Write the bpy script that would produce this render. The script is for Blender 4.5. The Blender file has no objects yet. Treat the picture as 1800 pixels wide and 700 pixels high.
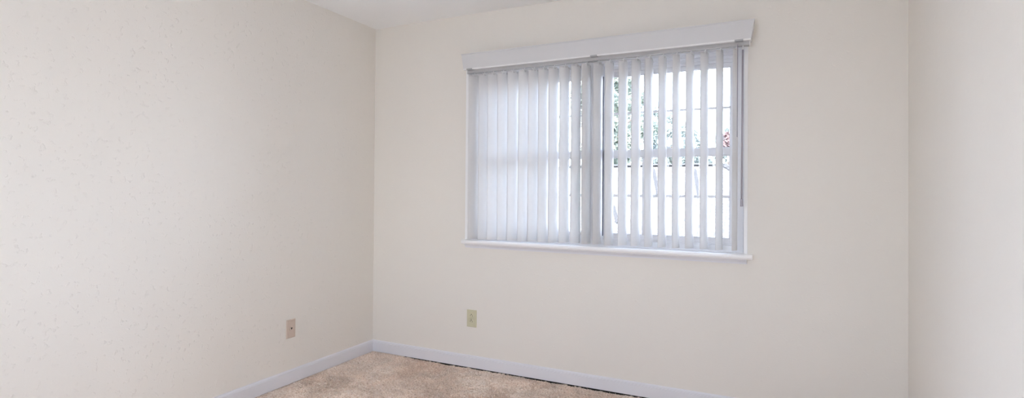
import bpy, bmesh, math, random
import numpy as np
from mathutils import Vector, Matrix, Euler

S = bpy.context.scene
C = S.collection
rnd = random.Random(7)
PI = math.pi
R = math.radians

# ------------------------------------------------------------------ room numbers (metres)
W, H, D = 3.32, 2.44, 4.35          # room: x 0..W, y -D..0, z 0..H
WT = 0.17                            # wall thickness
OX0, OX1, OZ0, OZ1 = 0.804, 2.599, 0.852, 2.07   # rough opening in the window wall

# ------------------------------------------------------------------ materials
def new_mat(name):
    m = bpy.data.materials.new(name); m.use_nodes = True
    nt = m.node_tree
    return m, nt, nt.nodes['Principled BSDF']

def nd(nt, t, **kw):
    n = nt.nodes.new(t)
    for k, v in kw.items():
        if k.startswith('i_'):
            n.inputs[k[2:].replace('_', ' ')].default_value = v
        else:
            setattr(n, k, v)
    return n

def simple(name, col, rough=0.5, metal=0.0, spec=0.5):
    m, nt, p = new_mat(name)
    p.inputs['Base Color'].default_value = (*col, 1)
    p.inputs['Roughness'].default_value = rough
    p.inputs['Metallic'].default_value = metal
    p.inputs['Specular IOR Level'].default_value = spec
    # slight procedural unevenness of the surface
    tc = nd(nt, 'ShaderNodeTexCoord')
    n = nd(nt, 'ShaderNodeTexNoise', i_Scale=35.0, i_Detail=3.0)
    nt.links.new(tc.outputs['Object'], n.inputs['Vector'])
    b = nd(nt, 'ShaderNodeBump', i_Strength=0.06, i_Distance=0.002)
    nt.links.new(n.outputs['Fac'], b.inputs['Height'])
    nt.links.new(b.outputs['Normal'], p.inputs['Normal'])
    return m

def wall_mat(name, col, blob=0.5, fine=0.25):
    """painted, lightly textured drywall"""
    m, nt, p = new_mat(name)
    p.inputs['Base Color'].default_value = (*col, 1)
    p.inputs['Roughness'].default_value = 0.6
    p.inputs['Specular IOR Level'].default_value = 0.3
    tc = nd(nt, 'ShaderNodeTexCoord')
    n1 = nd(nt, 'ShaderNodeTexNoise', i_Scale=38.0, i_Detail=4.0, i_Roughness=0.6)
    n2 = nd(nt, 'ShaderNodeTexNoise', i_Scale=120.0, i_Detail=3.0)
    n3 = nd(nt, 'ShaderNodeTexNoise', i_Scale=1.1, i_Detail=2.0)
    for n in (n1, n2, n3): nt.links.new(tc.outputs['Object'], n.inputs['Vector'])
    cr = nd(nt, 'ShaderNodeMapRange', i_From_Min=0.58, i_From_Max=0.68)
    nt.links.new(n1.outputs['Fac'], cr.inputs['Value'])
    b1 = nd(nt, 'ShaderNodeBump', i_Strength=blob, i_Distance=0.0030)
    nt.links.new(cr.outputs['Result'], b1.inputs['Height'])
    b2 = nd(nt, 'ShaderNodeBump', i_Strength=fine, i_Distance=0.001)
    nt.links.new(n2.outputs['Fac'], b2.inputs['Height'])
    nt.links.new(b1.outputs['Normal'], b2.inputs['Normal'])
    nt.links.new(b2.outputs['Normal'], p.inputs['Normal'])
    # faint unevenness of the paint itself
    hs = nd(nt, 'ShaderNodeMixRGB', blend_type='MULTIPLY', i_Fac=1.0)
    mr = nd(nt, 'ShaderNodeMapRange', i_From_Min=0.3, i_From_Max=0.7, i_To_Min=0.985, i_To_Max=1.0)
    nt.links.new(n3.outputs['Fac'], mr.inputs['Value'])
    hs.inputs['Color1'].default_value = (*col, 1)
    nt.links.new(mr.outputs['Result'], hs.inputs['Color2'])
    nt.links.new(hs.outputs['Color'], p.inputs['Base Color'])
    return m

def glass_mat():
    m, nt, p = new_mat('window_glass')
    nt.nodes.remove(p)
    out = nt.nodes['Material Output']
    tr = nd(nt, 'ShaderNodeBsdfTransparent'); tr.inputs['Color'].default_value = (0.97, 0.985, 0.98, 1)
    gl = nd(nt, 'ShaderNodeBsdfGlossy'); gl.inputs['Roughness'].default_value = 0.02
    mx = nd(nt, 'ShaderNodeMixShader')
    fr = nd(nt, 'ShaderNodeFresnel', i_IOR=1.45)
    nt.links.new(fr.outputs[0], mx.inputs[0]); nt.links.new(tr.outputs[0], mx.inputs[1]); nt.links.new(gl.outputs[0], mx.inputs[2])
    nt.links.new(mx.outputs[0], out.inputs['Surface'])
    return m

def vane_mat():
    """white PVC, lets a part of the daylight through"""
    m, nt, p = new_mat('white_vinyl_vane')
    out = nt.nodes['Material Output']
    p.inputs['Base Color'].default_value = (0.77, 0.76, 0.76, 1)
    p.inputs['Roughness'].default_value = 0.42
    tl = nd(nt, 'ShaderNodeBsdfTranslucent'); tl.inputs['Color'].default_value = (0.95, 0.94, 0.92, 1)
    mx = nd(nt, 'ShaderNodeMixShader'); mx.inputs[0].default_value = VANE_T
    nt.links.new(p.outputs[0], mx.inputs[1]); nt.links.new(tl.outputs[0], mx.inputs[2])
    nt.links.new(mx.outputs[0], out.inputs['Surface'])
    return m

def carpet_mat():
    m, nt, p = new_mat('beige_cut_pile_carpet')
    p.inputs['Roughness'].default_value = 1.0
    p.inputs['Specular IOR Level'].default_value = 0.05
    p.inputs['Sheen Weight'].default_value = 0.25
    p.inputs['Sheen Roughness'].default_value = 0.6
    tc = nd(nt, 'ShaderNodeTexCoord')
    n1 = nd(nt, 'ShaderNodeTexNoise', i_Scale=190.0, i_Detail=2.0, i_Roughness=0.7)
    n2 = nd(nt, 'ShaderNodeTexNoise', i_Scale=5.0, i_Detail=4.0, i_Roughness=0.6, i_Distortion=0.8)
    n4 = nd(nt, 'ShaderNodeTexNoise', i_Scale=80.0, i_Detail=3.0, i_Roughness=0.7)
    for n in (n1, n2, n4): nt.links.new(tc.outputs['Object'], n.inputs['Vector'])
    r1 = nd(nt, 'ShaderNodeValToRGB')
    e = r1.color_ramp.elements
    e[0].position = 0.36; e[0].color = (*CARPET[0], 1)
    e[1].position = 0.64; e[1].color = (*CARPET[2], 1)
    k = e.new(0.5); k.color = (*CARPET[1], 1)
    ad = nd(nt, 'ShaderNodeMath', operation='ADD'); 
    sc = nd(nt, 'ShaderNodeMath', operation='MULTIPLY'); sc.inputs[1].default_value = 0.5
    nt.links.new(n1.outputs['Fac'], ad.inputs[0]); nt.links.new(n4.outputs['Fac'], ad.inputs[1])
    nt.links.new(ad.outputs[0], sc.inputs[0]); nt.links.new(sc.outputs[0], r1.inputs['Fac'])
    # worn and brushed patches of pile
    mr = nd(nt, 'ShaderNodeMapRange', i_From_Min=0.35, i_From_Max=0.65, i_To_Min=0.84, i_To_Max=1.06)
    nt.links.new(n2.outputs['Fac'], mr.inputs['Value'])
    mu = nd(nt, 'ShaderNodeMixRGB', blend_type='MULTIPLY', i_Fac=1.0)
    nt.links.new(r1.outputs['Color'], mu.inputs['Color1']); nt.links.new(mr.outputs['Result'], mu.inputs['Color2'])
    nt.links.new(mu.outputs['Color'], p.inputs['Base Color'])
    return m

def ceiling_mat():
    m, nt, p = new_mat('white_textured_ceiling')
    p.inputs['Base Color'].default_value = (*CEIL, 1)
    p.inputs['Roughness'].default_value = 0.9
    tc = nd(nt, 'ShaderNodeTexCoord')
    n1 = nd(nt, 'ShaderNodeTexNoise', i_Scale=95.0, i_Detail=4.0, i_Roughness=0.7)
    nt.links.new(tc.outputs['Object'], n1.inputs['Vector'])
    b = nd(nt, 'ShaderNodeBump', i_Strength=0.45, i_Distance=0.004)
    nt.links.new(n1.outputs['Fac'], b.inputs['Height'])
    nt.links.new(b.outputs['Normal'], p.inputs['Normal'])
    return m

def brick_mat(name, c1, c2, cm, sx, sy, ms=0.02, off=0.5, bw=0.5, rh=0.25, rough=0.85):
    m, nt, p = new_mat(name)
    p.inputs['Roughness'].default_value = rough
    uv = nd(nt, 'ShaderNodeUVMap')
    mp = nd(nt, 'ShaderNodeMapping'); mp.inputs['Scale'].default_value = (sx, sy, 1)
    br = nd(nt, 'ShaderNodeTexBrick')
    br.offset = off
    br.inputs['Color1'].default_value = (*c1, 1); br.inputs['Color2'].default_value = (*c2, 1)
    br.inputs['Mortar'].default_value = (*cm, 1); br.inputs['Scale'].default_value = 1.0
    br.inputs['Mortar Size'].default_value = ms; br.inputs['Brick Width'].default_value = bw
    br.inputs['Row Height'].default_value = rh
    nt.links.new(uv.outputs[0], mp.inputs[0]); nt.links.new(mp.outputs[0], br.inputs['Vector'])
    nt.links.new(br.outputs['Color'], p.inputs['Base Color'])
    return m

def leaf_mat(name, a, b):
    m, nt, p = new_mat(name)
    out = nt.nodes['Material Output']
    gi = nd(nt, 'ShaderNodeTexCoord')
    n = nd(nt, 'ShaderNodeTexNoise', i_Scale=1.6, i_Detail=3.0)
    nt.links.new(gi.outputs['Object'], n.inputs['Vector'])
    r = nd(nt, 'ShaderNodeValToRGB')
    r.color_ramp.elements[0].position = 0.38; r.color_ramp.elements[0].color = (*a, 1)
    r.color_ramp.elements[1].position = 0.62; r.color_ramp.elements[1].color = (*b, 1)
    nt.links.new(n.outputs['Fac'], r.inputs['Fac']); nt.links.new(r.outputs['Color'], p.inputs['Base Color'])
    p.inputs['Roughness'].default_value = 0.55
    tl = nd(nt, 'ShaderNodeBsdfTranslucent'); nt.links.new(r.outputs['Color'], tl.inputs['Color'])
    mx = nd(nt, 'ShaderNodeMixShader'); mx.inputs[0].default_value = 0.35
    nt.links.new(p.outputs[0], mx.inputs[1]); nt.links.new(tl.outputs[0], mx.inputs[2])
    nt.links.new(mx.outputs[0], out.inputs['Surface'])
    return m

# tunables
VANE_T = 0.38
PAINT = (0.832, 0.795, 0.738)
CEIL = (0.93, 0.935, 0.94)
CARPET = [(0.42, 0.30, 0.22), (0.93, 0.78, 0.665), (0.98, 0.94, 0.90)]
TRIM = (0.78, 0.78, 0.82)

M = {}
M['wall_l'] = wall_mat('cream_paint_orange_peel', PAINT, 0.5, 0.3)
M['wall_b'] = wall_mat('cream_paint_smooth', PAINT, 0.16, 0.14)
M['ceil'] = ceiling_mat()
M['trim'] = simple('white_gloss_trim_paint', TRIM, 0.35)
M['frame'] = simple('white_window_vinyl', (0.86, 0.86, 0.88), 0.4)
M['casing'] = simple('white_gloss_window_paint', (0.93, 0.925, 0.93), 0.3)
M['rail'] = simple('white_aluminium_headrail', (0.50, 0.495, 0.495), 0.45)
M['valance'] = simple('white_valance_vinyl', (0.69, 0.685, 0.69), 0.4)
M['lip'] = simple('painted_lit_edge', (0.95, 0.95, 0.95), 0.15)  # paler than the valance: light on its lower edge put into the colour
M['vane'] = vane_mat()
M['hanger'] = simple('white_nylon', (0.85, 0.85, 0.84), 0.4)
M['clip'] = simple('grey_steel_clip', (0.40, 0.40, 0.41), 0.4, 0.3)
M['wand'] = simple('smoky_acrylic_wand', (0.40, 0.37, 0.42), 0.2)
M['cord'] = simple('grey_violet_cord', (0.24, 0.22, 0.32), 0.7)
M['almond'] = simple('almond_plastic', (0.62, 0.59, 0.42), 0.35)
M['pinkish'] = simple('beige_pink_plastic', (0.63, 0.52, 0.44), 0.4)
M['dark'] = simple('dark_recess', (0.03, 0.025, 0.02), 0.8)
M['seal'] = simple('dark_weatherstrip', (0.10, 0.10, 0.13), 0.7)
M['carpet'] = carpet_mat()
M['glass'] = glass_mat()
M['screw'] = simple('painted_screw', (0.55, 0.52, 0.40), 0.3, 0.3)
M['shingle'] = brick_mat('pale_roof_shingles', (0.070, 0.067, 0.066), (0.092, 0.088, 0.086), (0.028, 0.026, 0.026), 1, 1, 0.018, 0.5, 0.33, 0.145)
M['ridge'] = brick_mat('ridge_cap_shingles', (0.048, 0.045, 0.045), (0.058, 0.055, 0.055), (0.02, 0.018, 0.018), 1, 1, 0.02, 0.0, 0.5, 0.25)
M['brick'] = brick_mat('pale_red_brick', (0.095, 0.065, 0.06), (0.115, 0.08, 0.073), (0.13, 0.12, 0.11), 1, 1, 0.012, 0.5, 0.22, 0.075)
M['fascia'] = simple('grey_fascia', (0.30, 0.29, 0.29), 0.6)
M['lawn'] = simple('pale_concrete_paving', (0.50, 0.48, 0.46), 0.95)
M['bark'] = simple('grey_bark', (0.16, 0.13, 0.11), 0.9)
M['leaf1'] = leaf_mat('light_green_leaves', (0.10, 0.125, 0.10), (0.23, 0.26, 0.22))
M['leaf2'] = leaf_mat('blue_green_leaves', (0.10, 0.125, 0.115), (0.22, 0.245, 0.23))
M['leaf3'] = leaf_mat('russet_leaves', (0.13, 0.08, 0.08), (0.24, 0.17, 0.165))
M['outer'] = simple('outer_siding', (0.6, 0.58, 0.54), 0.8)

# ------------------------------------------------------------------ mesh helpers
def obj(name, bm, mat, parent=None, smooth=False, bevel=0, seg=2):
    me = bpy.data.meshes.new(name)
    bmesh.ops.recalc_face_normals(bm, faces=bm.faces[:])
    bm.to_mesh(me); bm.free()
    o = bpy.data.objects.new(name, me); C.objects.link(o)
    mats = mat if isinstance(mat, (list, tuple)) else [mat]
    for m_ in mats: me.materials.append(m_)
    if smooth:
        for p in me.polygons: p.use_smooth = True
    if bevel:
        b = o.modifiers.new('bevel', 'BEVEL'); b.width = bevel; b.segments = seg; b.limit_method = 'ANGLE'
        b.harden_normals = False
    if parent: o.parent = parent
    return o

def box(bm, x0, x1, y0, y1, z0, z1, mi=0):
    v = [bm.verts.new(p) for p in ((x0,y0,z0),(x1,y0,z0),(x1,y1,z0),(x0,y1,z0),(x0,y0,z1),(x1,y0,z1),(x1,y1,z1),(x0,y1,z1))]
    for f in ((0,1,2,3),(4,5,6,7),(0,1,5,4),(1,2,6,5),(2,3,7,6),(3,0,4,7)):
        fc = bm.faces.new([v[i] for i in f]); fc.material_index = mi
    return v

def extrude_poly(bm, pts, fn, mi=0):
    """pts: closed profile; fn(p, s) -> 3D with s in 0,1"""
    a = [bm.verts.new(fn(p, 0)) for p in pts]; b = [bm.verts.new(fn(p, 1)) for p in pts]
    n = len(pts)
    for i in range(n):
        f = bm.faces.new((a[i], a[(i+1)%n], b[(i+1)%n], b[i])); f.material_index = mi
    bm.faces.new(a).material_index = mi; bm.faces.new(b).material_index = mi

def cyl(bm, p0, p1, r0, r1=None, n=12, mi=0, cap=True):
    r1 = r0 if r1 is None else r1
    p0, p1 = Vector(p0), Vector(p1); d = (p1-p0).normalized()
    a = d.orthogonal().normalized(); b = d.cross(a)
    A = [bm.verts.new(p0 + r0*(a*math.cos(2*PI*i/n) + b*math.sin(2*PI*i/n))) for i in range(n)]
    B = [bm.verts.new(p1 + r1*(a*math.cos(2*PI*i/n) + b*math.sin(2*PI*i/n))) for i in range(n)]
    for i in range(n): bm.faces.new((A[i], A[(i+1)%n], B[(i+1)%n], B[i])).material_index = mi
    if cap: bm.faces.new(A).material_index = mi; bm.faces.new(B).material_index = mi

def struct(o): o['kind'] = 'structure'; return o
def thing(name, label, cat, loc=(0,0,0), group=None):
    o = bpy.data.objects.new(name, None); C.objects.link(o); o.location = loc
    o.empty_display_size = 0.1
    o['label'] = label; o['category'] = cat
    if group: o['group'] = group
    return o
def root(name, loc=(0,0,0)):
    o = bpy.data.objects.new(name, None); C.objects.link(o); o.location = loc
    return struct(o)

# ------------------------------------------------------------------ room shell
def ring_wall(us, zs, fn):
    """a wall slab with one opening; us: along the wall, fn(u, depth 0..1, z) -> point"""
    bm = bmesh.new(); v = {}
    for k in (0, 1):
        for i, a in enumerate(us):
            for j, z in enumerate(zs): v[k,i,j] = bm.verts.new(fn(a, k, z))
    for k in (0, 1):
        for i in range(3):
            for j in range(3):
                if i == 1 and j == 1: continue
                bm.faces.new((v[k,i,j], v[k,i+1,j], v[k,i+1,j+1], v[k,i,j+1]))
    for q in (((1,1),(2,1)), ((2,1),(2,2)), ((2,2),(1,2)), ((1,2),(1,1))):
        (a,b),(c,d) = q
        bm.faces.new((v[0,a,b], v[0,c,d], v[1,c,d], v[1,a,b]))
    peri = [(i,0) for i in range(4)] + [(3,1),(3,2),(3,3),(2,3),(1,3),(0,3),(0,2),(0,1)]
    for n in range(len(peri)):
        a, b = peri[n], peri[(n+1)%len(peri)]
        bm.faces.new((v[0,a[0],a[1]], v[0,b[0],b[1]], v[1,b[0],b[1]], v[1,a[0],a[1]]))
    return bm
struct(obj('wall_back', ring_wall([-WT, OX0, OX1, W+WT], [-0.15, OZ0, OZ1, H+0.15], lambda a, k, z: (a, WT*k, z)), M['wall_b']))
# openings added for fill daylight, out of view: door (left wall), window (far wall)
FX0, FX1, FZ0, FZ1 = 1.18, 2.12, 0.88, 2.05
DY0, DY1, DZ1 = -4.05, -2.95, 2.06
struct(obj('wall_left', ring_wall([-D-WT, DY0, DY1, 0], [-0.15, 0.0, DZ1, H+0.15], lambda a, k, z: (-WT*k, a, z)), M['wall_l']))
bm = bmesh.new(); box(bm, W, W+WT, -D-WT, 0, -0.15, H+0.15); struct(obj('wall_right', bm, M['wall_b']))
def side_frame(name, x0, x1, y0, y1, z0, z1, w, mids):
    bm = bmesh.new(); xa, xb = sorted((x0, x1))
    box(bm, xa, xb, y0, y0+w, z0, z1); box(bm, xa, xb, y1-w, y1, z0, z1)
    box(bm, xa, xb, y0+w, y1-w, z1-w, z1); box(bm, xa, xb, y0+w, y1-w, z0, z0+w)
    for m_ in mids: box(bm, xa, xb, m_-w/2, m_+w/2, z0+w, z1-w)
    o = struct(obj(name, bm, M['frame'], bevel=0.002))
    bm = bmesh.new(); xm = (xa+xb)/2; box(bm, xm, xm+0.002, y0+w, y1-w, z0+w, z1-w)
    obj('glass_pane', bm, M['glass'], o); return o
dd = side_frame('added_fill_door', -0.06, -0.11, DY0, DY1, 0.0, DZ1, 0.055, [(DY0+DY1)/2])  # unseen glazed door, added to let more daylight into the room
bm = bmesh.new(); box(bm, -0.045, -0.03, (DY0+DY1)/2+0.0, (DY0+DY1)/2+0.02, 0.95, 1.20); box(bm, -0.061, -0.03, (DY0+DY1)/2+0.0, (DY0+DY1)/2+0.02, 0.95, 0.97); box(bm, -0.061, -0.03, (DY0+DY1)/2+0.0, (DY0+DY1)/2+0.02, 1.18, 1.20)
obj('fill_door_handle', bm, M['clip'], dd)
bm = bmesh.new(); q = 0.045; ya, yb = -D-0.12, -D-0.07
box(bm, FX0, FX0+q, ya, yb, FZ0, FZ1); box(bm, FX1-q, FX1, ya, yb, FZ0, FZ1); box(bm, FX0+q, FX1-q, ya, yb, FZ1-q, FZ1)
box(bm, FX0+q, FX1-q, ya, yb, FZ0, FZ0+q); box(bm, 1.63, 1.67, ya, yb, FZ0+q, FZ1-q)
o = struct(obj('added_fill_window', bm, M['frame'], bevel=0.002))  # unseen rear window, added as a source of fill light
bm = bmesh.new(); box(bm, FX0+q, FX1-q, -D-0.096, -D-0.094, FZ0+q, FZ1-q); obj('glass_pane', bm, M['glass'], o)
bm = bmesh.new(); box(bm, -1.9, -WT, -4.6, -2.0, -0.20, -0.05); struct(obj('added_bounce_slab', bm, M['fascia']))  # unseen slab added outside the door to bounce daylight in
bm = bmesh.new(); box(bm, 0, W, -D-WT, -D, -0.15, H+0.15); bm.free()
struct(obj('wall_front', ring_wall([0, FX0, FX1, W], [-0.15, FZ0, FZ1, H+0.15], lambda a, k, z: (a, -D-WT*k, z)), M['wall_b']))
bm = bmesh.new(); box(bm, 0, W, -D, 0, H, H+0.15); struct(obj('ceiling', bm, M['ceil']))

# carpeted floor: real tufted relief
def carpet():
    ny, nx = 390, 830
    rs = np.random.RandomState(3)
    y_f = np.linspace(-1.56, 0, ny); x_f = np.linspace(0, W, nx)
    X, Y = np.meshgrid(x_f, y_f)
    def smooth(a, k):
        for _ in range(k):
            a = (a + np.roll(a,1,0) + np.roll(a,-1,0) + np.roll(a,1,1) + np.roll(a,-1,1)) / 5
        return a
    n = rs.rand(ny, nx); m = smooth(rs.rand(ny, nx), 3); m = (m-m.mean())/m.std()
    b = smooth(rs.rand(ny, nx), 90); b = (b-b.mean())/b.std()
    Z = -0.006 + 0.0030*n + 0.0013*m + 0.0012*b
    X = X + (rs.rand(ny,nx)-.5)*0.0022; Y = Y + (rs.rand(ny,nx)-.5)*0.0022
    Y = np.minimum(Y, 0)
    co = np.stack([X, Y, Z], -1).reshape(-1, 3)
    idx = np.arange(ny*nx).reshape(ny, nx)
    q = np.stack([idx[:-1,:-1], idx[:-1,1:], idx[1:,1:], idx[1:,:-1]], -1).reshape(-1, 4)
    # the rest of the floor, plain
    ex = np.array([(0,-D,-0.006),(W,-D,-0.006),(W,-1.558,-0.006),(0,-1.558,-0.006),
                   (0,-D,-0.15),(W,-D,-0.15),(W,0,-0.15),(0,0,-0.15)], float)
    n0 = len(co); co = np.vstack([co, ex]); q = np.vstack([q, [[n0,n0+1,n0+2,n0+3],[n0+4,n0+7,n0+6,n0+5]]])
    me = bpy.data.meshes.new('floor')
    me.vertices.add(len(co)); me.vertices.foreach_set('co', co.ravel())
    me.loops.add(q.size); me.loops.foreach_set('vertex_index', q.ravel().astype(np.int32))
    me.polygons.add(len(q)); me.polygons.foreach_set('loop_start', (np.arange(len(q))*4).astype(np.int32))
    me.update(calc_edges=True); me.validate()
    me.polygons.foreach_set('use_smooth', [True]*len(me.polygons))
    me.materials.append(M['carpet'])
    o = bpy.data.objects.new('floor', me); C.objects.link(o); return struct(o)
carpet()

def pile():
    '''tufts of the cut pile, leaning the way the carpet was last brushed'''
    rs = np.random.RandomState(21); n = 240000
    x = rs.uniform(0.014, W-0.014, n); y = -0.014-0.0055*np.clip(x, 0, 1)-rs.uniform(0, 1.16, n)
    def field(k, seed):
        r = np.random.RandomState(seed); a = np.zeros(n)
        for i in range(14):
            th = r.uniform(0, 2*PI); f = k*r.uniform(0.5, 1.9); a += np.sin(f*(x*np.cos(th)+y*np.sin(th))+r.uniform(0, 6.28))
        return a/2.6
    lx = 0.0035*field(7, 1)+rs.normal(0, 0.0022, n); ly = -0.0015+0.0040*field(6, 2)+rs.normal(0, 0.0022, n)
    h = 0.0070+rs.uniform(-0.002, 0.002, n)+0.0010*field(11, 3)
    th = rs.uniform(0, PI, n); w = rs.uniform(0.0011, 0.0019, n)
    dx, dy = np.cos(th)*w, np.sin(th)*w
    base = -0.0065
    P = np.empty((n, 4, 3))
    P[:,0] = np.stack([x-dx, y-dy, np.full(n, base)], 1); P[:,1] = np.stack([x+dx, y+dy, np.full(n, base)], 1)
    tx = np.clip(x+lx, 0.014, W-0.014); ty = np.minimum(y+ly, -0.014-0.003*np.clip(x, 0, 1))
    P[:,2] = np.stack([tx+dx*0.7, ty+dy*0.7, base+h], 1); P[:,3] = np.stack([tx-dx*0.7, ty-dy*0.7, base+h*0.96], 1)
    me = bpy.data.meshes.new('carpet_pile')
    me.vertices.add(4*n); me.vertices.foreach_set('co', P.ravel())
    me.loops.add(4*n); me.loops.foreach_set('vertex_index', np.arange(4*n, dtype=np.int32))
    me.polygons.add(n); me.polygons.foreach_set('loop_start', (np.arange(n)*4).astype(np.int32))
    me.update(calc_edges=True); me.materials.append(M['carpet'])
    o = bpy.data.objects.new('carpet_pile', me); C.objects.link(o)
    o['kind'] = 'stuff'; o['label'] = 'beige cut pile carpet tufts covering the floor in the corner'; o['category'] = 'carpet'
pile()

# baseboards (a flat board with a small bevelled cap)
BP = [(0,0.002),(0.013,0.002),(0.013,0.0715),(0.0105,0.0730),(0.0105,0.0745),(0.0115,0.0755),(0.0110,0.0785),(0.008,0.0825),(0.003,0.0855),(0,0.086)]
def baseboard(name, fn):
    bm = bmesh.new(); extrude_poly(bm, BP, fn); struct(obj(name, bm, M['trim']))
baseboard('baseboard_back', lambda p, s: ((p[0] if s == 0 else W-p[0]), -p[0], p[1]+(p[1] < 0.01)*(0.001 if s == 0 else 0.007)))
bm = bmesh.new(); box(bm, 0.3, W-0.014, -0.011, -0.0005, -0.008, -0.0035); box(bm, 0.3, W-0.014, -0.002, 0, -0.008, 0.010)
struct(obj('gap_shade_strip', bm, M['dark']))          # dark strip standing in for the shade in the gap under the board
baseboard('baseboard_left', lambda p, s: (p[0], (-p[0] if s == 0 else DY1+0.02), p[1]))
baseboard('baseboard_right', lambda p, s: (W-p[0], (-p[0] if s == 0 else -D), p[1]))

# ------------------------------------------------------------------ window lining, stool, apron
LT = 0.019
bm = bmesh.new()
box(bm, OX0, OX0+LT, -0.003, 0.16, 0.88, OZ1)
box(bm, OX1-LT, OX1, -0.003, 0.16, 0.88, OZ1)
box(bm, OX0+LT, OX1-LT, -0.003, 0.16, OZ1-LT, OZ1)
struct(obj('trim_1', bm, M['casing'], bevel=0.0015))
# stool with a rounded nose and horns past the opening
bm = bmesh.new()
prof = [(0.0,0.852),(0.0,0.880),(-0.040,0.880),(-0.0465,0.8785),(-0.0505,0.874),(-0.052,0.867),(-0.0505,0.860),(-0.0465,0.8545),(-0.040,0.852)]
extrude_poly(bm, prof, lambda p, s: (0.802 if s == 0 else 2.625, p[0], p[1]))
box(bm, OX0, OX1, 0.0, 0.16, 0.852, 0.880)
struct(obj('window_sill', bm, M['casing']))
bm = bmesh.new()
prof = [(0,0.852),(-0.026,0.852),(-0.026,0.848),(-0.022,0.842),(-0.017,0.838),(-0.014,0.832),(-0.013,0.8255),(0,0.8255)]
extrude_poly(bm, prof, lambda p, s: (0.814 if s == 0 else 2.596, p[0], p[1]))
struct(obj('trim_2', bm, M['trim']))

# ------------------------------------------------------------------ the two hung windows
def window(name, gx0, gx1):
    """gx0..gx1: glass width.  Upper sash outside, lower sash inside."""
    r = root(name, ((gx0+gx1)/2, 0.11, 0.88))
    def loc(o):
        o.parent = r; o.matrix_parent_inverse = Matrix.Translation(r.location).inverted(); return o
    sx0, sx1 = gx0-0.026, gx1+0.026          # sash edges
    f0, f1 = sx0-0.045, sx1+0.045            # frame edges
    bm = bmesh.new()
    y0, y1 = 0.066, 0.150
    box(bm, f0, sx0+0.001, y0, y1, 0.88, 2.051); box(bm, sx1-0.001, f1, y0, y1, 0.88, 2.051)
    # inner stop ribs of the side jambs
    box(bm, sx0-0.012, sx0-0.004, y0-0.006, y0, 0.925, 2.0); box(bm, sx1+0.004, sx1+0.012, y0-0.006, y0, 0.925, 2.0)
    # head: face, rib and deeper track
    box(bm, sx0+0.001, sx1-0.001, y0, y1, 2.022, 2.051)
    box(bm, sx0+0.001, sx1-0.001, y0+0.012, y1, 2.004, 2.022)
    box(bm, sx0+0.001, sx1-0.001, y0+0.032, y1, 1.985, 2.004)
    box(bm, sx0+0.001, sx1-0.001, y0+0.040, y1, 1.968, 1.985)
    # sill of the frame, stepped
    box(bm, sx0+0.001, sx1-0.001, y0, y1, 0.88, 0.915)
    box(bm, sx0+0.001, sx1-0.001, y0+0.010, y1, 0.915, 0.926)
    loc(obj('window_frame', bm, M['frame'], bevel=0.0012))
    bm = bmesh.new()                           # dark weatherstrips along the sash
    for xx in (sx0, sx1):
        box(bm, xx-0.0022, xx+0.0022, y0-0.0015, y0+0.010, 0.94, 1.94 if (gx0 > 1.7) == (xx == sx0) else 1.44)
    loc(obj('weatherstrip', bm, M['seal']))
    def sash(yc, z0, z1, top, bot):
        bm = bmesh.new(); a, b = yc-0.013, yc+0.013
        box(bm, sx0+0.003, gx0, a, b, z0, z1); box(bm, gx1, sx1-0.003, a, b, z0, z1)
        box(bm, gx0, gx1, a, b, z1-top, z1); box(bm, gx0, gx1, a, b, z0, z0+bot)
        # glazing bead
        zz0, zz1 = z0+bot, z1-top
        for q in ((gx0, gx0+0.006, zz0, zz1), (gx1-0.006, gx1, zz0, zz1), (gx0, gx1, zz0, zz0+0.005), (gx0, gx1, zz1-0.005, zz1)):
            box(bm, q[0], q[1], a+0.006, b-0.006, q[2], q[3])
        s = loc(obj('sash', bm, M['frame'], bevel=0.0015))
        bm = bmesh.new()
        vx = [gx0, gx0+0.225, gx1-0.225, gx1]
        for k in (1, 2): box(bm, vx[k]-0.009, vx[k]+0.009, yc-0.007, yc+0.007, zz0, zz1)
        zm = (zz0+zz1)/2
        for k in range(3):
            box(bm, vx[k]+(0.009 if k else 0), vx[k+1]-(0.009 if k < 2 else 0), yc-0.007, yc+0.007, zm-0.0065, zm+0.0065)
        g = obj('muntin', bm, M['frame'], s, bevel=0.002)
        bm = bmesh.new(); box(bm, gx0-0.002, gx1+0.002, yc+0.008, yc+0.0095, zz0-0.002, zz1+0.002)
        g2 = obj('glass_pane', bm, M['glass'], s)
        return s
    sash(0.122, 1.436, 1.967, 0.023, 0.038)    # upper
    sash(0.094, 0.926, 1.474, 0.042, 0.027)    # lower
    # sash lock on the meeting rail
    bm = bmesh.new(); xc = (gx0+gx1)/2
    box(bm, xc-0.03, xc+0.03, 0.084, 0.104, 1.474, 1.480); cyl(bm, (xc, 0.094, 1.480), (xc, 0.094, 1.487), 0.011)
    box(bm, xc-0.004, xc+0.026, 0.088, 0.098, 1.483, 1.489)
    loc(obj('sash_lock', bm, M['frame'], bevel=0.001))
window('window_1', 0.934, 1.650)
window('window_2', 1.788, 2.504)
bm = bmesh.new()
box(bm, 1.722, 1.7165, 0.058, 0.150, 0.88, 2.051)
box(bm, OX0+LT, 0.8625, 0.075, 0.150, 0.88, 2.051); box(bm, 2.5755, OX1-LT, 0.075, 0.150, 0.88, 2.051)
struct(obj('trim_3', bm, M['casing']))

# ------------------------------------------------------------------ vertical blind
vb = thing('vertical_blind', 'wide white vertical blind with curved vanes hanging half open over the window', 'blind', (1.7, -0.045, 0.90))
VI = Matrix.Translation(vb.location).inverted()
def vpart(o, par=vb):
    o.parent = par
    o.matrix_parent_inverse = VI if par is vb else Matrix()
    return o
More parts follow.
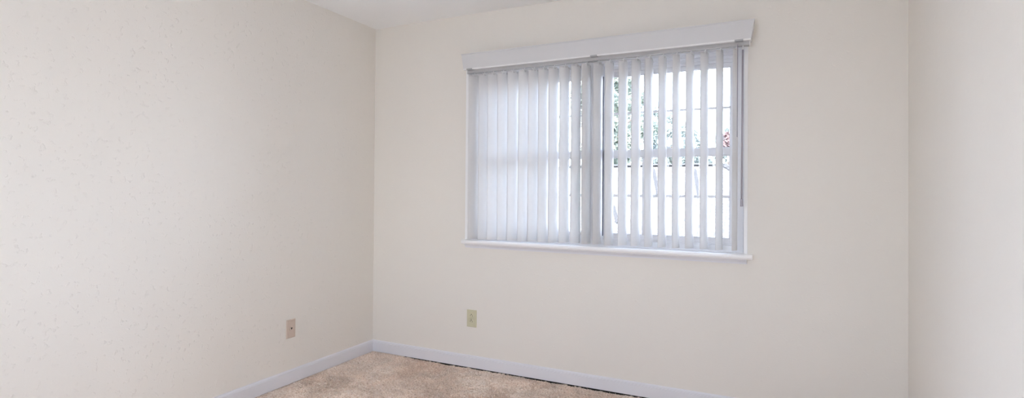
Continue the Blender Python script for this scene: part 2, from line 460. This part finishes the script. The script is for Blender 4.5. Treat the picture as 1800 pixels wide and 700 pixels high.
# head rail: channel with a slot along its underside
bm = bmesh.new()
prof = [(-0.066,2.014),(-0.068,2.016),(-0.068,2.048),(-0.066,2.050),(-0.024,2.050),(-0.022,2.048),(-0.022,2.016),(-0.024,2.014),
        (-0.038,2.014),(-0.038,2.022),(-0.052,2.022),(-0.052,2.014)]
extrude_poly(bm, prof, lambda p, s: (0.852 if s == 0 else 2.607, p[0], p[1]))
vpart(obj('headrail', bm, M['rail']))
for xa in (0.847, 2.607):
    bm = bmesh.new(); box(bm, xa, xa+0.005, -0.069, -0.021, 2.012, 2.051)
    vpart(obj('rail_end_cap', bm, M['hanger'], bevel=0.001))
# valance: shaped board, ends raked in toward the bottom, returns to the wall
bm = bmesh.new()
yf, yb = -0.098, -0.078
pf = [(0.822,2.139),(2.633,2.139),(2.617,2.038),(0.837,2.038)]
fr_ = [bm.verts.new((x, yf, z)) for x, z in pf]; bk_ = [bm.verts.new((x, yb, z)) for x, z in pf]
bm.faces.new(fr_); bm.faces.new(bk_)
for i in range(4): bm.faces.new((fr_[i], fr_[(i+1)%4], bk_[(i+1)%4], bk_[i]))
def ret(xt, xb, t):
    v = [bm.verts.new(q) for q in ((xt,yb,2.139),(xt+t,yb,2.139),(xb+t,yb,2.038),(xb,yb,2.038),(xt,0,2.139),(xt+t,0,2.139),(xb+t,0,2.038),(xb,0,2.038))]
    for f in ((0,1,2,3),(4,5,6,7),(0,1,5,4),(1,2,6,5),(2,3,7,6),(3,0,4,7)): bm.faces.new([v[i] for i in f])
ret(0.822, 0.837, 0.012); ret(2.621, 2.605, 0.012)
box(bm, 0.834, 2.621, yb, 0.0, 2.127, 2.139)
# slim raised lip along the top edge
box(bm, 0.820, 2.635, yf-0.003, yf+0.004, 2.134, 2.141)
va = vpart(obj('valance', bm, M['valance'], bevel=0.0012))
bm = bmesh.new(); extrude_poly(bm, [(-0.0985,2.0385),(-0.0985,2.0350),(-0.094,2.0325),(-0.074,2.0325),(-0.074,2.0385)], lambda p, s: (0.838 if s == 0 else 2.616, p[0], p[1]))  # added pale strip imitating light caught along the valance bottom
obj('lit_edge_strip', bm, M['lip'], va).matrix_parent_inverse = Matrix()
for x in (0.885, 1.750, 2.557):
    bm = bmesh.new()
    box(bm, x-0.021, x+0.021, -0.1005, -0.064, 2.0305, 2.0325)
    box(bm, x-0.021, x+0.021, -0.1005, -0.0985, 2.0325, 2.039)
    box(bm, x-0.021, x+0.021, -0.071, -0.0685, 2.0325, 2.052)
    vpart(obj('valance_clip', bm, M['clip']))

VX = [(0.898,61),(0.975,60),(1.044,61),(1.120,60),(1.192,60),(1.268,61),(1.337,62),(1.408,63),(1.480,64),(1.552,63.5),(1.627,65),
      (1.696,68.5),(1.769,67),(1.840,69),(1.922,67),(1.999,65.5),(2.076,69.5),(2.153,68),(2.231,71),(2.304,67),(2.383,67),(2.462,69.5),(2.540,77.5)]
def vane_mesh():
    bm = bmesh.new(); n = 12; w = 0.089; t = 0.0007; bulge = 0.0135
    L_ = 1.102
    rows = []
    zs = [0, 0.002, L_*0.33, L_*0.66, L_-0.012, L_]
    for z in zs:
        row = []
        for i in range(n+1):
            u = -1 + 2*i/n
            ww = w if z < L_-0.001 else w*0.985
            row.append((u*ww/2, -bulge*(1-u*u) + bulge*0.5, z))
        rows.append(row)
    F = [[bm.verts.new((x, y-t/2, z)) for x, y, z in r] for r in rows]
    B = [[bm.verts.new((x, y+t/2, z)) for x, y, z in r] for r in rows]
    for G in (F, B):
        for a in range(len(rows)-1):
            for i in range(n): bm.faces.new((G[a][i], G[a][i+1], G[a+1][i+1], G[a+1][i]))
    for a in range(len(rows)-1):
        bm.faces.new((F[a][0], B[a][0], B[a+1][0], F[a+1][0])); bm.faces.new((F[a][n], B[a][n], B[a+1][n], F[a+1][n]))
    for i in range(n):
        bm.faces.new((F[0][i], F[0][i+1], B[0][i+1], B[0][i])); bm.faces.new((F[-1][i], F[-1][i+1], B[-1][i+1], B[-1][i]))
    return bm
def hanger_mesh():
    bm = bmesh.new()
    z = 1.102
    cyl(bm, (0,0,z+0.003), (0,0,z+0.0165), 0.0035, n=8)            # stem
    box(bm, -0.016, 0.016, -0.0065, -0.0046, z-0.016, z+0.006)       # clip in front of the vane
    box(bm, -0.010, 0.010, -0.0030, 0.0010, z-0.010, z+0.006)
    box(bm, -0.016, 0.016, -0.0065, 0.0035, z+0.003, z+0.006)
    cyl(bm, (-0.020,-0.0055,z+0.0065), (0.020,-0.0055,z+0.0065), 0.0018, n=6)
    return bm
v0 = obj('vane', vane_mesh(), M['vane'], smooth=True)
h0 = obj('vane_hanger', hanger_mesh(), M['hanger'])
for i, (x, a) in enumerate(VX):
    v = v0 if i == 0 else v0.copy(); h = h0 if i == 0 else h0.copy()
    if i: C.objects.link(v); C.objects.link(h)
    v.parent = vb; h.parent = v
    zb = 0.892 + 0.009*i/22 + rnd.uniform(-0.001, 0.001)
    if i == 13: zb -= 0.004
    sc_ = (1.9985-zb)/1.102
    v.location = (x-vb.location.x, 0, zb-vb.location.z)
    v.rotation_euler = (R(rnd.uniform(-.15,.15)), R(rnd.uniform(-.12,.12)), R(a))
    v.scale = (1, 1, sc_)
# tilt wand and pull cord at the right end
bm = bmesh.new(); cyl(bm, (2.576,-0.083,1.985), (2.573,-0.086,1.18), 0.0048, n=10)
wd = vpart(obj('tilt_wand', bm, M['wand'], smooth=True))
bm = bmesh.new(); cyl(bm, (2.573,-0.086,1.142), (2.573,-0.086,1.182), 0.0078, 0.0066, n=12)
o = obj('wand_tip', bm, M['wand'], wd)
bm = bmesh.new()
cyl(bm, (2.576,-0.083,1.983), (2.576,-0.075,2.000), 0.003, n=8); cyl(bm, (2.576,-0.075,2.0), (2.576,-0.06,2.014), 0.003, n=8)
cyl(bm, (2.570,-0.083,1.985), (2.582,-0.083,1.985), 0.0025, n=8)
o = obj('wand_hook', bm, M['hanger'], wd)
bm = bmesh.new(); cyl(bm, (2.551,-0.092,2.014), (2.550,-0.092,1.515), 0.0014, n=6)
cd = vpart(obj('pull_cord', bm, M['cord']))

# ------------------------------------------------------------------ plates on the walls
def plate_bm(w, h, t, hole=None):
    bm = bmesh.new()
    x0, x1, z0, z1 = -w/2, w/2, -h/2, h/2; b = 0.004
    v = [bm.verts.new(p) for p in ((x0,0,z0),(x1,0,z0),(x1,0,z1),(x0,0,z1),(x0,-t*0.45,z0),(x1,-t*0.45,z0),(x1,-t*0.45,z1),(x0,-t*0.45,z1),
                                    (x0+b,-t,z0+b),(x1-b,-t,z0+b),(x1-b,-t,z1-b),(x0+b,-t,z1-b))]
    for f in ((0,1,2,3),(0,1,5,4),(1,2,6,5),(2,3,7,6),(3,0,4,7),(4,5,9,8),(5,6,10,9),(6,7,11,10),(7,4,8,11),(8,9,10,11)):
        bm.faces.new([v[i] for i in f])
    return bm
def disc(bm, x, z, y0, y1, r, n=20, flat=0.0):
    pts = [(max(-r+flat, min(r-flat, r*math.cos(2*PI*i/n))), r*math.sin(2*PI*i/n)) for i in range(n)]
    extrude_poly(bm, pts, lambda p, s: (x+p[0], y0 if s == 0 else y1, z+p[1]))
# duplex outlet on the window wall
ot = thing('electrical_outlet', 'almond duplex electrical outlet low on the wall under the window left end', 'outlet', (0.8635, 0, 0.3385))
obj('cover_plate', plate_bm(0.076, 0.118, 0.006), M['almond'], ot)
for s in (1, -1):
    bm = bmesh.new(); disc(bm, 0, s*0.0195, -0.0055, -0.0078, 0.0165, 24)
    fc = obj('receptacle', bm, M['almond'], ot)
    bm = bmesh.new(); zc = s*0.0195
    box(bm, -0.0085, -0.0060, -0.0080, -0.0076, zc-0.0045, zc+0.0050)
    box(bm, 0.0060, 0.0085, -0.0080, -0.0076, zc-0.0055, zc+0.0045)
    disc(bm, 0, zc+0.0095, -0.0076, -0.0080, 0.0032, 12)
    obj('slots', bm, M['dark'], fc)
bm = bmesh.new(); disc(bm, 0, 0, -0.0055, -0.0072, 0.0035, 14); box(bm, -0.003, 0.003, -0.0074, -0.0071, -0.0004, 0.0004)
obj('screw', bm, M['screw'], ot)
# phone jack plate on the left wall
pj = thing('phone_jack', 'pinkish beige phone jack plate low on the left wall near the corner', 'wall jack', (0, -0.775, 0.3425))
pj.rotation_euler = (0, 0, R(90))
obj('cover_plate', plate_bm(0.070, 0.116, 0.006), M['pinkish'], pj)
bm = bmesh.new(); disc(bm, 0, 0, -0.0055, -0.0095, 0.014, 24)
jk = obj('jack_insert', bm, M['pinkish'], pj)
bm = bmesh.new(); extrude_poly(bm, [(-0.006,0.006),(0.006,0.006),(0.006,-0.001),(0.0025,-0.001),(0.0025,-0.006),(-0.0025,-0.006),(-0.0025,-0.001),(-0.006,-0.001)],
    lambda p, s: (p[0], -0.0094 if s == 0 else -0.0098, p[1]+0.001)); obj('socket_opening', bm, M['dark'], jk)
for s in (1, -1):
    bm = bmesh.new(); disc(bm, 0, s*0.042, -0.0055, -0.0068, 0.003, 12); obj('screw', bm, M['pinkish'], pj)

# ------------------------------------------------------------------ outside: neighbour's roof, trees, lawn (we are one floor up)
GZ = -3.0
bm = bmesh.new(); box(bm, -60, 60, -40, 90, GZ-0.2, GZ); struct(obj('ground', bm, M['lawn']))

def quad_uv(bm, uvl, pts, mi=0, horiz=None, scale=1.0):
    """planar face with UV in metres: u along the horizontal direction, v up the slope"""
    vs = [bm.verts.new(p) for p in pts]; f = bm.faces.new(vs); f.material_index = mi
    f.normal_update(); n = f.normal
    u = Vector((0,0,1)).cross(n)
    if u.length < 1e-4: u = Vector((1,0,0))
    u.normalize(); v = n.cross(u)
    for l in f.loops: l[uvl].uv = (l.vert.co.dot(u)*scale, l.vert.co.dot(v)*scale)
    return f

def hip_roof(bm, uvl, x0, x1, y0, y1, ze, zr, inset):
    rx0, rx1 = x0+inset, x1-inset; ym = (y0+y1)/2
    quad_uv(bm, uvl, [(x0,y0,ze),(x1,y0,ze),(rx1,ym,zr),(rx0,ym,zr)])
    quad_uv(bm, uvl, [(x1,y1,ze),(x0,y1,ze),(rx0,ym,zr),(rx1,ym,zr)])
    quad_uv(bm, uvl, [(x1,y0,ze),(x1,y1,ze),(rx1,ym,zr)])
    quad_uv(bm, uvl, [(x0,y1,ze),(x0,y0,ze),(rx0,ym,zr)])
    quad_uv(bm, uvl, [(x0,y1,ze),(x1,y1,ze),(x1,y0,ze),(x0,y0,ze)])
    return [((x0,y0,ze),(rx0,ym,zr)), ((x1,y0,ze),(rx1,ym,zr)), ((rx0,ym,zr),(rx1,ym,zr))]

def obj_raw(name, bm, mat, parent):
    me = bpy.data.meshes.new(name); bm.to_mesh(me); bm.free(); me.materials.append(mat)
    o = bpy.data.objects.new(name, me); C.objects.link(o); o.parent = parent; return o

def house(name, label, x0, x1, y0, y1, ze, zr, inset, group=None, wallm='brick'):
    t = thing(name, label, 'house', ((x0+x1)/2, (y0+y1)/2, GZ), group)
    ox, oy = t.location.x, t.location.y
    sh = lambda p: (p[0]-ox, p[1]-oy, p[2]-GZ)
    a0, a1, b0, b1 = x0-ox, x1-ox, y0-oy, y1-oy
    bm = bmesh.new(); uvl = bm.loops.layers.uv.new('UVMap')
    caps = hip_roof(bm, uvl, a0, a1, b0, b1, ze-GZ, zr-GZ, inset)
    rf = obj_raw('roof', bm, M['shingle'], t)
    bm = bmesh.new(); uvl = bm.loops.layers.uv.new('UVMap')
    for p, q in caps:
        p, q = Vector(p), Vector(q); d = (q-p); L_ = d.length; d.normalize()
        s = d.cross(Vector((0,0,1))).normalized()*0.13; up = Vector((0,0,0.035))
        n = int(L_/0.25)
        for k in range(n):
            c0 = p+d*(k*L_/n); c1 = p+d*((k+1)*L_/n)
            A = [c0-s*1.0, c0+up*1.4, c0+s, c1-s*0.92-up*0.2, c1+up, c1+s*0.92-up*0.2]
            v = [bm.verts.new(q_) for q_ in A]
            for f in ((0,1,4,3),(1,2,5,4),(0,1,2)): bm.faces.new([v[i] for i in f])
    obj('ridge_cap', bm, M['ridge'], rf)
    bm = bmesh.new(); e = 0.35
    uvl = bm.loops.layers.uv.new('UVMap')
    c = [(a0+e,b0+e),(a1-e,b0+e),(a1-e,b1-e),(a0+e,b1-e)]
    for i in range(4):
        p, q = c[i], c[(i+1)%4]
        quad_uv(bm, uvl, [(p[0],p[1],0),(q[0],q[1],0),(q[0],q[1],ze-GZ-0.02),(p[0],p[1],ze-GZ-0.02)])
    obj_raw('brick_wall' if wallm == 'brick' else 'wall', bm, M[wallm], t)
    bm = bmesh.new()
    for (xa, xb, ya, yb_) in ((a0,a1,b0-0.03,b0),(a0,a1,b1,b1+0.03),(a0-0.03,a0,b0,b1),(a1,a1+0.03,b0,b1)):
        box(bm, xa, xb, ya, yb_, ze-GZ-0.16, ze-GZ+0.01)
    obj('fascia', bm, M['fascia'], t)
    return t
house('neighbor_house', 'brick house with a long pale shingled hip roof seen low through the right window', -5.5, 4.2, 8.2, 15.2, 0.28, 1.95, 2.6)
SLOPE_LINES = [((-0.16, 11.38), (0.25, 9.97)), ((0.92, 11.29), (1.19, 9.9)), ((-0.70, 9.38), (-0.39, 8.63))]
# raised hip ridges running down the front slope (end points on the slope: y, then x at top and bottom)
nb = bpy.data.objects['neighbor_house']; nrf = [c for c in nb.children if c.name.startswith('roof')][0]
def on_slope(x, y): return Vector((x-nb.location.x, y-nb.location.y, 0.28+(y-8.2)/3.5*1.67-GZ+0.03))
for (xa, ya), (xb, yb_) in SLOPE_LINES:
    bm = bmesh.new(); p, q = on_slope(xa, ya), on_slope(xb, yb_); L_ = (q-p).length; d = (q-p).normalized()
    s_ = d.cross(Vector((0,0,1))).normalized()*0.045; n_ = max(3, int(L_/0.25))
    for k in range(n_):
        c0, c1 = p+d*(k*L_/n_), p+d*((k+1)*L_/n_)
        v = [bm.verts.new(q_) for q_ in (c0-s_, c0+Vector((0,0,0.06)), c0+s_, c1-s_*0.9, c1+Vector((0,0,0.04)), c1+s_*0.9)]
        for f_ in ((0,1,4,3),(1,2,5,4),(0,1,2)): bm.faces.new([v[i] for i in f_])
    obj('ridge_cap', bm, M['ridge'], nrf)

def tree(name, label, x, y, zc, rx, rz, nleaf, leaf, matk, seed, group=None, size=0.16):
    rs = random.Random(seed)
    t = thing(name, label, 'tree', (x, y, GZ), group)
    bm = bmesh.new(); hc = zc-GZ
    pts = [Vector((0,0,0)), Vector((0.1,0.05,hc*0.35)), Vector((-0.05,0,hc*0.7)), Vector((0,0.1,hc))]
    rr = [0.22,0.17,0.13,0.07]
    for a, b, r0, r1 in zip(pts[:-1], pts[1:], rr[:-1], rr[1:]): cyl(bm, a, b, r0, r1, n=10)
    for k in range(9):
        ang = rs.uniform(0, 2*PI); z = hc*(0.55+0.05*k)
        s = Vector((0,0,z)); e = Vector((math.cos(ang)*rx*0.7, math.sin(ang)*rx*0.7, z+rz*rs.uniform(0.2,0.7)))
        cyl(bm, s, (s+e)/2+Vector((0,0,0.1)), 0.07, 0.045, n=7); cyl(bm, (s+e)/2+Vector((0,0,0.1)), e, 0.045, 0.015, n=7)
    obj('trunk', bm, M['bark'], t)
    # leaves in clumps around the branches
    clumps = []
    for k in range(46):
        while True:
            p = Vector((rs.uniform(-1,1), rs.uniform(-1,1), rs.uniform(-1,1)))
            if 0.25 < p.length < 1: break
        clumps.append((Vector((p.x*rx, p.y*rx, hc+p.z*rz)), rs.uniform(0.35,0.75)*rx*0.42))
    vs, fs = [], []
    for k in range(nleaf):
        c, cr = rs.choice(clumps)
        d = Vector((rs.gauss(0,1), rs.gauss(0,1), rs.gauss(0,0.8))); d = d.normalized()*cr*rs.random()**0.5
        p = c+d; a = Vector((rs.gauss(0,1), rs.gauss(0,1), rs.gauss(0,1))).normalized(); b = a.orthogonal().normalized()
        s = size*rs.uniform(0.6,1.3); n = len(vs)
        vs += [p-a*s, p-b*s*0.38+a*s*0.1, p+a*s, p+b*s*0.38+a*s*0.1]; fs.append((n,n+1,n+2,n+3))
    me = bpy.data.meshes.new('foliage'); me.from_pydata(vs, [], fs); me.materials.append(M[matk])
    o = bpy.data.objects.new('foliage', me); C.objects.link(o); o.parent = t
    return t
tree('tree', 'tall pale green tree seen through the left panes of the right window', -3.4, 19.0, 4.3, 1.7, 2.4, 9000, None, 'leaf1', 11, size=0.13)
tree('tree', 'blue green tree behind the roof in the middle of the right window', -2.0, 24.0, 3.4, 1.35, 1.9, 6000, None, 'leaf2', 12, size=0.13)
tree('tree', 'bushy pale tree behind the right end of the left window', -7.1, 19.3, 4.0, 1.25, 2.6, 7000, None, 'leaf1', 13, size=0.13)
tree('tree', 'grey green tree behind the far left end of the left window', -10.6, 19.3, 4.0, 1.3, 2.5, 7000, None, 'leaf2', 17, size=0.13)
tree('tree', 'low sparse green crown above the ridge right of the tallest trees', -0.15, 19.5, 2.7, 0.7, 1.1, 2600, None, 'leaf2', 14, size=0.11)
tree('tree', 'tiny reddish crown low above the roof at the right edge of the window', 1.2, 19.5, 3.25, 0.34, 0.34, 900, None, 'leaf3', 15, size=0.09)
tree('tree', 'distant pale green tree behind the small reddish crown', 0.75, 26.0, 3.3, 0.85, 1.2, 2600, None, 'leaf2', 16, size=0.12)

# ------------------------------------------------------------------ light
wd_ = bpy.data.worlds.new('sky'); S.world = wd_; wd_.use_nodes = True
nt = wd_.node_tree; bg = nt.nodes['Background']
sky = nd(nt, 'ShaderNodeTexSky'); sky.sky_type = 'NISHITA'; sky.sun_disc = False
sky.sun_elevation = R(50); sky.sun_rotation = R(150); sky.air_density = 1.0; sky.dust_density = 2.5; sky.ozone_density = 1.0
# thin bright overcast veil: the sky colour washed towards white
mxs = nd(nt, 'ShaderNodeMixRGB'); mxs.inputs['Fac'].default_value = 0.65
mxs.inputs['Color2'].default_value = (5.80, 6.6, 8.4, 1)
nt.links.new(sky.outputs[0], mxs.inputs['Color1']); nt.links.new(mxs.outputs[0], bg.inputs['Color'])
SKY = 1.0
bg.inputs['Strength'].default_value = SKY

sd = bpy.data.lights.new('sun', 'SUN'); sd.energy = 8.0; sd.angle = R(0.6); sd.color = (1.0, 0.96, 0.90)
so = bpy.data.objects.new('sun', sd); C.objects.link(so)
so.rotation_euler = (R(42), 0, 0)      # shines toward +y: from behind our own house onto the neighbour's roof

def portal(loc, rot, sx, sy):
    pd = bpy.data.lights.new('window_portal', 'AREA'); pd.shape = 'RECTANGLE'; pd.size = sx; pd.size_y = sy; pd.cycles.is_portal = True
    po = bpy.data.objects.new('window_portal', pd); C.objects.link(po); po.location = loc; po.rotation_euler = rot
portal(((OX0+OX1)/2, WT+0.01, (OZ0+OZ1)/2), (R(-90), 0, 0), OX1-OX0, OZ1-OZ0)
portal((-WT-0.01, (DY0+DY1)/2, DZ1/2), (0, R(-90), 0), DZ1, DY1-DY0)
portal(((FX0+FX1)/2, -D-WT-0.01, (FZ0+FZ1)/2), (R(90), 0, 0), FX1-FX0, FZ1-FZ0)

# ------------------------------------------------------------------ camera (solved from the room's own lines)
f_px = 944.75; yaw, pitch, roll = -0.4518, 0.0087, 0.0072
f = Vector((math.sin(yaw)*math.cos(pitch), math.cos(yaw)*math.cos(pitch), math.sin(pitch)))
r = Vector((math.cos(yaw), -math.sin(yaw), 0)); u = r.cross(f)
r2 = math.cos(roll)*r+math.sin(roll)*u; u2 = -math.sin(roll)*r+math.cos(roll)*u
cd_ = bpy.data.cameras.new('camera'); cam = bpy.data.objects.new('camera', cd_); C.objects.link(cam)
cd_.sensor_width = 36; cd_.lens = f_px*36/1800; cd_.shift_y = (328.2-350)/1800; cd_.clip_start = 0.02; cd_.clip_end = 300
mt = Matrix((( r2.x, u2.x, -f.x, 2.7229), (r2.y, u2.y, -f.y, -3.2149), (r2.z, u2.z, -f.z, 1.2148), (0,0,0,1)))
cam.matrix_world = mt
S.camera = cam

S.view_settings.view_transform = 'Standard'; S.view_settings.look = 'None'
S.view_settings.gamma = 1.0; S.view_settings.use_curve_mapping = False
S.view_settings.exposure = 1.27
cy = S.cycles
cy.use_denoising = True
try: cy.denoiser = 'OPENIMAGEDENOISE'; cy.denoising_input_passes = 'RGB_ALBEDO_NORMAL'; cy.denoising_prefilter = 'ACCURATE'
except Exception: pass
cy.max_bounces = 14; cy.diffuse_bounces = 10; cy.transparent_max_bounces = 16
cy.sample_clamp_indirect = 8.0
cy.caustics_reflective = False; cy.caustics_refractive = False
